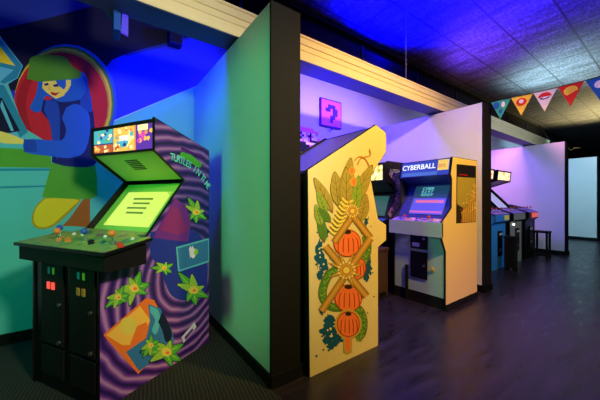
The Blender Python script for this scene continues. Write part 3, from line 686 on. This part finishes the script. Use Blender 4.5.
# coin doors, lock, hasp
for z0, z1 in ((.63, .86), (.29, .60)):
    dz = c3.rect('coin_door', (p[0][0], 0), (p[0][0], 1), z0, z1, .21, .42, -.004, .012, M['blackgloss'], bevel=.004)
    if z0 > .5:
        c3.rect('coin_slot', (p[0][0], 0), (p[0][0], 1), .785, .825, .31, .345, .012, .017, M['whitep'], dz, .002)
        c3.rect('coin_slot', (p[0][0], 0), (p[0][0], 1), .785, .825, .355, .39, .012, .017, M['whitep'], dz, .002)
        c3.rect('coin_return', (p[0][0], 0), (p[0][0], 1), .655, .70, .30, .39, .012, .017, M['chrome'], dz, .002)
        lz = .755
    else: lz = .445
    bm = bmesh.new(); bm_cyl(bm, (p[0][0]-.01, .245, lz), (p[0][0]-.024, .245, lz), .012); obj('door_lock', bm, M['chrome'], dz)
bm = bmesh.new(); bm_cyl(bm, (p[0][0]-.004+.004, .15, .43), (p[0][0]-.02, .15, .43), .016); bm_box(bm, p[0][0]-.012, p[0][0], .12, .15, .405, .42); obj('hasp', bm, M['agold'], c3.r)
box('cable_cover', M['black'], (p[0][0]-.02, p[0][0]-.0, .45, .485, .0, .42), c3.r, .003)
box('side_kick_board', M['black'], (p[0][0]-.004, p[-1][0], -.012, 0, 0, .07), c3.r, .003)
# side picture
A = []
fr = [(456.5, 164), (476, 166), (475.5, 222), (456, 223.5)]
A.append(('adark', fr)); A.append(('abrown', [(457.3, 177), (475.4, 178), (475, 221.5), (457, 222.5)]))
A.append(('aolive', [(457.3, 177), (475.4, 178), (475, 200), (464, 208), (457, 205)]))
A.append(('dk', [(457.3, 165), (475.4, 167), (475.4, 178), (457.3, 177)]))
A.append(('adark', [(457, 204), (463, 208), (461, 222.5), (457, 222.5)]))
A.append(('agold', [(461, 212), (468, 206), (475, 190), (475, 221.5), (463, 222.3)]))
for k in range(7): A.append(('adark', stroke([(463+k*1.7, 222), (461.8+k*1.9, 207-k*1.2)], .35)))
for k in range(70):
    y = random.uniform(184, 212); x = 475-random.random()**1.2*(y-180)*.55
    if x > 458: A.append((random.choice(['acream', 'morange', 'agold']), circ(x, y, random.uniform(.3, .8), n=5)))
A.append(('mred', stroke([(459, 174.5), (467, 175.3)], .8)))
decal('side_artwork', c3.r, A, (0, Y3, 0), (0, -1, 0), step=.00015)
# ------------------------------------------------------------------ cabinet 4: dark, between the two, glowing yellow marquee
def lprof(D=.78, H=1.72): return [(.04, 0), (.04, .70), (-.04, .80), (-.04, .88), (.16, .95), (.30, 1.30), (.24, 1.42), (.06, 1.46), (.06, H-.04), (.14, H), (D, H), (D, 0)]
pr4 = lprof(.9)
m, nt, b = nodes('graffiti_side_print'); tc = nt.nodes.new('ShaderNodeTexCoord'); n1 = nt.nodes.new('ShaderNodeTexNoise'); n1.inputs['Scale'].default_value = 7; n1.inputs['Distortion'].default_value = 3; n1.inputs['Detail'].default_value = 4
nt.links.new(tc.outputs['Object'], n1.inputs['Vector']); r = ramp(nt, [(.36, (.02, .02, .05)), (.43, (.10, .18, .75)), (.47, (.02, .02, .06)), (.5, (.75, .72, .9)), (.53, (.5, .04, .12)), (.57, (.02, .05, .10)), (.62, (.05, .30, .40)), (.66, (.02, .02, .04))]); nt.links.new(n1.outputs['Fac'], r.inputs[0]); nt.links.new(r.outputs[0], b.inputs['Base Color']); b.inputs['Roughness'].default_value = .4
M['graf'] = m
c4 = Cab('arcade_cabinet', 'dark arcade cabinet with graffiti side art and glowing yellow marquee, behind the cream cabinet', 'arcade machine', (3.02, 2.36, 0), 0, .62, pr4, M['blackgloss'], M['trim'])
p = pr4
bm = bmesh.new(); bm_prism(bm, [(x, -.004, z) for x, z in [(.14, 1.02), (.22, .92), (.6, .92), (.6, 1.62), (.2, 1.62), (.16, 1.54), (.30, 1.44), (.34, 1.32), (.26, 1.15)]], (0, 0, 0), (0, .003, 0)); obj('side_artwork', bm, M['graf'], c4.r)
c4.seg('front_panel', p[0], p[1], M['black'], .004); c4.seg('under_panel', p[1], p[2], M['black'], .004)
c4.seg('control_panel_front', p[2], p[3], M['black'], .003); c4.seg('control_panel', p[3], p[4], M['bluep'], .004)
c4.seg('bezel', p[4], p[5], M['blackgloss'], .03)
c4.rect('screen', p[4], p[5], .12, .9, .1, .52, -.03, -.02, em('screen_dim_green', (.01, .10, .05), 1.0))
c4.seg('speaker_panel', p[5], p[7], M['blackgloss'], .01)
mq = c4.seg('marquee', p[7], p[8], M['blackgloss'], .006, .04)
c4.rect('marquee_print', p[7], p[8], .05, .95, .03, .59, -.006, .001, art_em('marquee_yellow_print', [(.35, (.25, .18, .01)), (.5, (.9, .8, .12)), (.6, (1, .9, .35)), (.7, (.5, .6, .05))], 14, 1.4), mq)
c4.seg('top_panel', p[9], p[10], M['black'], .006); c4.seg('back_panel', p[10], p[11], M['black'], .01)
c4.stick(p[3], p[4], .5, .2, 0, M['red'], .04, .016); c4.stick(p[3], p[4], .5, .42, 0, M['bluep'], .04, .016)
for y in (.1, .14, .32, .36): c4.button(p[3], p[4], .5, y, 0, M['whitep'], .011)
# low dark brown box beside it
def stool(label, x, y, rz, solid, m1, s=.34, h=.58, cat='stool'):
    t = thing('box_stool', label, cat, (x, y, 0), rz)
    e = .035
    box('seat', m1, (-s/2-.01, s/2+.01, -s/2-.01, s/2+.01, h-.035, h), t, .006)
    for sx in (-1, 1):
        for sy in (-1, 1):
            x0 = sx*(s/2-e/2); y0 = sy*(s/2-e/2); box('leg', m1, (x0-e/2, x0+e/2, y0-e/2, y0+e/2, 0, h-.035), t, .004)
    bm = bmesh.new()
    for sx in (-1, 1): bm_box(bm, sx*(s/2-e/2)-e/2+.004, sx*(s/2-e/2)+e/2-.004, -s/2+e, s/2-e, .05, .085)
    for sy in (-1, 1): bm_box(bm, -s/2+e, s/2-e, sy*(s/2-e/2)-e/2+.004, sy*(s/2-e/2)+e/2-.004, .05, .085)
    obj('stretcher', bm, m1, t)
    if solid:
        bm = bmesh.new()
        bm_box(bm, -s/2+.008, -s/2+.02, -s/2+e, s/2-e, .085, h-.035); bm_box(bm, -s/2+e, s/2-e, -s/2+.008, -s/2+.02, .085, h-.035)
        bm_box(bm, s/2-.02, s/2-.008, -s/2+e, s/2-e, .085, h-.035)
        obj('side_board', bm, m1, t)
    return t
stool('low dark brown box stool between the cream cabinet and the yellow-sided one', 2.80, 2.42, 0, True, M['brown'], .38, .6)
# ------------------------------------------------------------------ third bay: three cabinets facing the corridor
def lp5(D=.75, H=1.77): return [(.06, 0), (.06, .78), (0, .83), (0, .95), (.22, 1.03), (.62, 1.46), (.26, 1.57), (.24, H), (D, H), (D, 0)]
def cab5(xr, label, sidem, frontm, mqm, scr, y=1.88, W=.68, short=False):
    pr = lp5() if not short else [(.06, 0), (.06, .78), (0, .83), (0, .95), (.22, 1.03), (.5, 1.10), (.5, 0)]
    c_ = Cab('arcade_cabinet', label, 'arcade machine', (xr, y, 0), math.pi/2, W, pr, sidem, M['trim'])
    p = pr
    c_.seg('front_panel', p[0], p[1], frontm, .004); c_.seg('under_panel', p[1], p[2], frontm, .004)
    c_.seg('control_panel_front', p[2], p[3], frontm, .003)
    cp_ = c_.seg('control_panel', p[3], p[4], paint('panel_violet', (.18, .12, .6), .35), -.004, .02, -.0, W)
    for y_ in (.14, .36, .54):
        c_.stick(p[3], p[4], .5, y_, .004, M['red'], .05, .018)
        for d_ in (.05, .085): c_.button(p[3], p[4], .45, y_-d_, .004, M['bluep' if d_ > .06 else 'red'], .011)
    if not short:
        c_.seg('bezel', p[4], p[5], M['blackgloss'], .04)
        c_.rect('screen', p[4], p[5], .1, .86, .08, W-.08, -.04, -.03, scr)
        c_.seg('speaker_panel', p[5], p[6], M['blackgloss'], .01)
        mq = c_.seg('marquee', p[6], p[7], M['blackgloss'], .004, .04)
        c_.rect('marquee_print', p[6], p[7], .1, .9, .04, W-.04, -.004, .001, mqm, mq)
        c_.seg('top_panel', p[7], p[8], M['black'], .006); c_.seg('back_panel', p[8], p[9], M['black'], .01)
    else:
        c_.seg('top_panel', p[4], p[5], M['black'], .006); c_.seg('back_panel', p[5], p[6], M['black'], .01)
    dr = c_.rect('coin_door', (.06, 0), (.06, 1), .22, .66, W*.28, W*.56, -.004, .012, M['blackgloss'], bevel=.004)
    for z_ in (.58, ): 
        for y_ in (.33, .44): c_.rect('coin_slot', (.06, 0), (.06, 1), z_, z_+.04, W*y_, W*y_+.03, .012, .018, M['whitep'], dr, .002)
    c_.rect('coin_return', (.06, 0), (.06, 1), .30, .36, W*.36, W*.5, .012, .017, M['chrome'], dr, .002)
    return c_, p
mA = art_em('marquee_cream_print', [(.38, (.55, .15, .05)), (.5, (1, .8, .5)), (.62, (.95, .7, .35)), (.7, (.2, .2, .5))], 12, 1.3)
mB = art_em('marquee_peach_print', [(.38, (.6, .2, .08)), (.5, (1, .75, .35)), (.62, (1, .85, .55)), (.7, (.7, .25, .1))], 12, 1.4)
c5, p = cab5(6.02, 'blue-fronted arcade cabinet just past the middle divider, nearest of the three', M['bluelam'], M['bluelam'], mA, em('screen_cyan', (.05, .6, .6), 1.0))
c5.rect('yellow_label', (0, .83), (0, .95), .15, .85, .06, .26, -.003, .006, paint('label_yellow', (.8, .7, .15)))
c6, p = cab5(6.86, 'grey-fronted arcade cabinet with a peach lit marquee, in the middle of the three', M['blackgloss'], M['greylam'], mB, em('screen_lavender', (.45, .45, .8), .8))
bm = bmesh.new(); bm_cyl(bm, (.06, .5, .74), (.035, .5, .74), .018); obj('start_lamp', bm, em('white_lamp', (1, 1, .9), 2.5), c6.r)
c7, p = cab5(7.62, 'low dark control cabinet with an orange end, farthest right of the three', M['blackgloss'], M['blackgloss'], mB, None, W=.6, short=True)
c7.rect('orange_panel', (0, .83), (0, .95), .1, .9, .02, .4, -.003, .008, em('orange_glow', (.9, .12, .04), .7))
stool('black box stool in front of the blue and grey cabinets', 5.74, 1.78, 0, True, M['black'], .15, .58)
stool('open black frame stool standing by the pink lit divider', 7.47, 1.78, 0, False, M['black'], .24, .56)
# far cabinet past the last divider
c8 = Cab('arcade_cabinet', 'tall distant arcade cabinet just visible beyond the last pale divider', 'arcade machine', (14.9, 2.4, 0), math.pi/2, .8, lp5(.8, 2.0), M['brown'], M['trim'])
p = lp5(.8, 2.0)
c8.seg('front_panel', p[0], p[1], M['greylam'], .004); c8.seg('under_panel', p[1], p[2], M['greylam'], .004); c8.seg('control_panel_front', p[2], p[3], M['red'], .003)
c8.seg('control_panel', p[3], p[4], M['orange'], .0); c8.seg('bezel', p[4], p[5], M['blackgloss'], .04); c8.seg('speaker_panel', p[5], p[6], M['blackgloss'], .01)
c8.rect('screen', p[4], p[5], .1, .9, .08, .7, -.04, -.03, em('screen_far_green', (.2, .7, .15), 1.0))
c8.seg('marquee', p[6], p[7], em('marquee_far_yellow', (1, .85, .3), 1.6), .004, .04); c8.seg('top_panel', p[7], p[8], M['black'], .006); c8.seg('back_panel', p[8], p[9], M['black'], .01)
# cables sagging over the far dividers
for k, (z0, sg) in enumerate(((3.0, .28), (2.95, .12), (3.15, .4))):
    bm = bmesh.new(); prev = None
    for i in range(15):
        t_ = i/14; q_ = Vector((8.6+4.6*t_, 2.1+.25*k+.05*math.sin(9*t_+k), z0-sg*4*t_*(1-t_)+.04*math.sin(17*t_+k)))
        if prev: bm_cyl(bm, prev, q_, .015, n=6)
        prev = q_
    tag(obj('hanging_cable', bm, M['black']), 'slack black cable hanging over the gap before the pale blue divider', 'cable', 'slack cables above the far dividers')

# ------------------------------------------------------------------ pennants
s0 = Vector((4.17, 1.54, 2.475)); s1 = Vector((4.25, -2.6, 2.95))
def sp(t): 
    q_ = s0.lerp(s1, t); q_.z -= .30*4*t*(1-t)*.55 ; return q_
bm = bmesh.new(); prev = None
for i in range(31):
    q_ = sp(i/30)
    if prev: bm_cyl(bm, prev, q_, .004, n=6)
    prev = q_
tag(obj('bunting_string', bm, M['black']), 'thin black string carrying pennants from the middle divider across the corridor', 'string')
flags = [('fgreen', 'fblue', 'fcream', 'blue and green pennant with pale patch, first from the divider'), ('fyel', 'fred', 'fcream', 'yellow pennant with a red and white round emblem, second from the divider'),
         ('fcream', 'fred', 'dk', 'cream pennant with a red cap-shaped emblem, third from the divider'), ('fred', 'fyel', 'morange', 'red pennant with a yellow disc, fourth from the divider'),
         ('fblue', 'fcream', 'fblue', 'dark blue pennant at the right edge of the view'), ('fyel', 'fblue', 'fcream', 'pennant beyond the right edge of the view')][:5]
L = (s1-s0).length; fw = .215; gap = .004
for i, (a_, b2, c2_, lab) in enumerate(flags):
    t0 = (.03+i*(fw+gap))/L; t1 = t0+fw/L; A_, B_ = sp(t0), sp(t1)
    th = 6*math.radians((-1)**i)
    mid = (A_+B_)/2; tip = mid + Vector((-.012, 0, -.245)); nrm = (B_-A_).cross(tip-A_).normalized()
    if nrm.x > 0: nrm = -nrm
    root = thing('pennant', lab, 'pennant', mid, 0, None)
    bm = bmesh.new()
    rows = 8; vs = []
    for r_ in range(rows+1):
        f_ = r_/rows; row = []
        for c_ in range(5):
            s_ = c_/4; e0 = A_.lerp(tip, f_); e1 = B_.lerp(tip, f_); q_ = e0.lerp(e1, s_) + nrm*.004*math.sin(6*f_+3*s_+i); row.append(bm.verts.new(q_-mid))
        vs.append(row)
    for r_ in range(rows):
        for c_ in range(4): bm.faces.new((vs[r_][c_], vs[r_][c_+1], vs[r_+1][c_+1], vs[r_+1][c_]))
    bmesh.ops.remove_doubles(bm, verts=bm.verts, dist=.0005)
    cl = obj('cloth', bm, M[a_], root); so = cl.modifiers.new('thick', 'SOLIDIFY'); so.thickness = .002
    ex = (B_-A_).normalized(); ez = Vector((0, 0, 1))
    def disc(cx, cz, rx, rz_, m_, h_, a0=0, a1=360):
        bm = bmesh.new(); pts = circ(0, 0, rx, rz_, 22, a0, a1)
        bm_prism(bm, [ex*(cx+x) + ez*(cz+y) + nrm*h_ for x, y in pts], (0, 0, 0), nrm*.0015); obj('emblem', bm, M[m_], cl)
    if i == 0: disc(-.045, -.06, .035, .045, b2, .008); disc(.03, -.06, .02, .035, c2_, .008); disc(0, -.14, .018, .03, b2, .008)
    elif i == 1: disc(0, -.075, .05, .045, b2, .008); disc(0, -.07, .024, .024, c2_, .010)
    elif i == 2: disc(0, -.075, .06, .048, b2, .008, 0, 180); disc(0, -.085, .045, .016, c2_, .010, 180, 360); disc(0, -.075, .03, .02, 'fcream', .011, 180, 360)
    elif i == 3: disc(0, -.075, .058, .05, b2, .008); disc(.01, -.07, .03, .03, c2_, .010)
    else: disc(0, -.08, .04, .04, b2, .008)

# ------------------------------------------------------------------ lights
def lamp(name, kind, loc, col, e, size=.3, target=None, cone=60, blend=.5, sy=None):
    l = bpy.data.lights.new(name, kind); l.color = col; l.energy = e
    if kind == 'AREA': l.size = size; 
    if kind == 'AREA' and sy: l.shape = 'RECTANGLE'; l.size_y = sy
    if kind == 'SPOT': l.spot_size = math.radians(cone); l.spot_blend = blend; l.shadow_soft_size = size
    if kind == 'POINT': l.shadow_soft_size = size
    o = bpy.data.objects.new(name, l); COL.objects.link(o); o.location = loc
    if target is not None: o.rotation_euler = (Vector(target)-Vector(loc)).to_track_quat('-Z', 'Y').to_euler()
    return o
LI = [
 ('blue_lamp', 'AREA', (2.75, 2.45, 2.7), (.08, .045, 1), 66, 2.2, (2.75, 3.3, 1.7), 60, .5, .12),
 ('blue_cross_lamp', 'SPOT', (1.6, 2.7, 3.2), (.03, .03, 1), 150, .1, (-.1, 3.3, 2.3), 70, .7),
 ('blue_soffit_fill', 'SPOT', (1.5, 2.5, 1.5), (.02, .01, 1), 170, .1, (2.3, 2.1, 2.5), 70, .9),  # added unseen uplight, tints the beam's underside blue
 ('blue_ceiling_lamp', 'SPOT', (3.7, 2.6, 2.95), (.0, .0, 1), 7500, .1, (3.6, 2.0, 3.86), 140, .9),
 ('blue_bay_lamp', 'SPOT', (.15, 2.4, 3.0), (.0, .02, 1), 150, .12, (.85, 3.1, 1.9), 100, .9),
 ('green_bay_lamp', 'SPOT', (-2.0, .8, 2.3), (.10, 1, .26), 175, .2, (.9, 2.0, 1.3), 46, .6),
 ('mural_fill', 'SPOT', (.82, -.9, 2.7), (1, .9, .62), 330, .2, (-.3, 2.9, 1.3), 72, .8),  # added neutral spot without a fixture, brings out the mural's reds
 ('amber_lamp', 'SPOT', (2.2, -.6, 3.5), (1, .61, .14), 720, .12, (2.7, 1.7, 1.5), 84, .8),
 ('pennant_fill', 'SPOT', (1.6, -1.0, 3.2), (1, .85, .7), 150, .1, (4.2, .9, 2.3), 34, .6),  # added narrow spot that only brightens the pennants
 ('pink_bay_lamp', 'SPOT', (6.2, 2.3, 2.9), (1, .36, .62), 300, .15, (8.2, 1.9, 1.8), 80, .8),
 ('violet_bay_lamp', 'SPOT', (5.9, 2.7, 2.95), (.2, .08, 1), 220, .15, (8.0, 3.0, 1.9), 120, .8),
 ('cool_bay_fill', 'SPOT', (6.0, -1.0, 3.1), (.75, .9, .95), 200, .15, (6.9, 2.0, 1.7), 84, .8),  # added spot, lifts the third bay's cabinet fronts and the beam
 ('violet_ceiling_fill', 'SPOT', (5.4, 2.5, 2.85), (.14, .04, 1), 600, .1, (5.6, 1.6, 3.86), 140, .9),  # added spot tucked behind the beam to turn the ceiling violet
 ('violet_floor_lamp', 'SPOT', (2.9, -.4, 3.6), (.35, .03, 1), 620, .2, (3.3, -.1, 0), 66, .9),
 ('teal_bay_lamp', 'SPOT', (-1.6, 1.6, 1.2), (.05, 1, .6), 45, .2, (-.6, 3.3, .7), 110, .9),
 ('white_lamp', 'SPOT', (9.0, .6, 3.0), (.42, .8, 1), 430, .2, (11.85, 2.2, 1.4), 110, .8),
 ('white_ceiling_lamp', 'SPOT', (8.0, 1.9, 2.7), (.5, .85, 1), 600, .2, (7.9, 1.5, 3.86), 120, .9),
 ('yellow_ceiling_lamp', 'SPOT', (13, 1.6, 2.7), (1, .8, .35), 550, .2, (12.5, 1.6, 3.86), 140, .9),
]
for a in LI: lamp(*a)
w = bpy.data.worlds.new('World'); C.world = w; w.use_nodes = True
w.node_tree.nodes['Background'].inputs[0].default_value = (.05, .05, .09, 1); w.node_tree.nodes['Background'].inputs[1].default_value = .3
# ------------------------------------------------------------------ camera
cd = bpy.data.cameras.new('Camera'); cam = bpy.data.objects.new('Camera', cd); COL.objects.link(cam)
cd.sensor_width = 36; cd.lens = 36*F/600; cam.location = (0, 0, CAMH)
cam.rotation_euler = (math.pi/2, 0, -math.atan2(.586, .810)); cd.clip_start = .02
C.camera = cam
C.view_settings.view_transform = 'Standard'; C.view_settings.look = 'None'; C.view_settings.exposure = 0; C.view_settings.gamma = 1; C.view_settings.use_curve_mapping = False
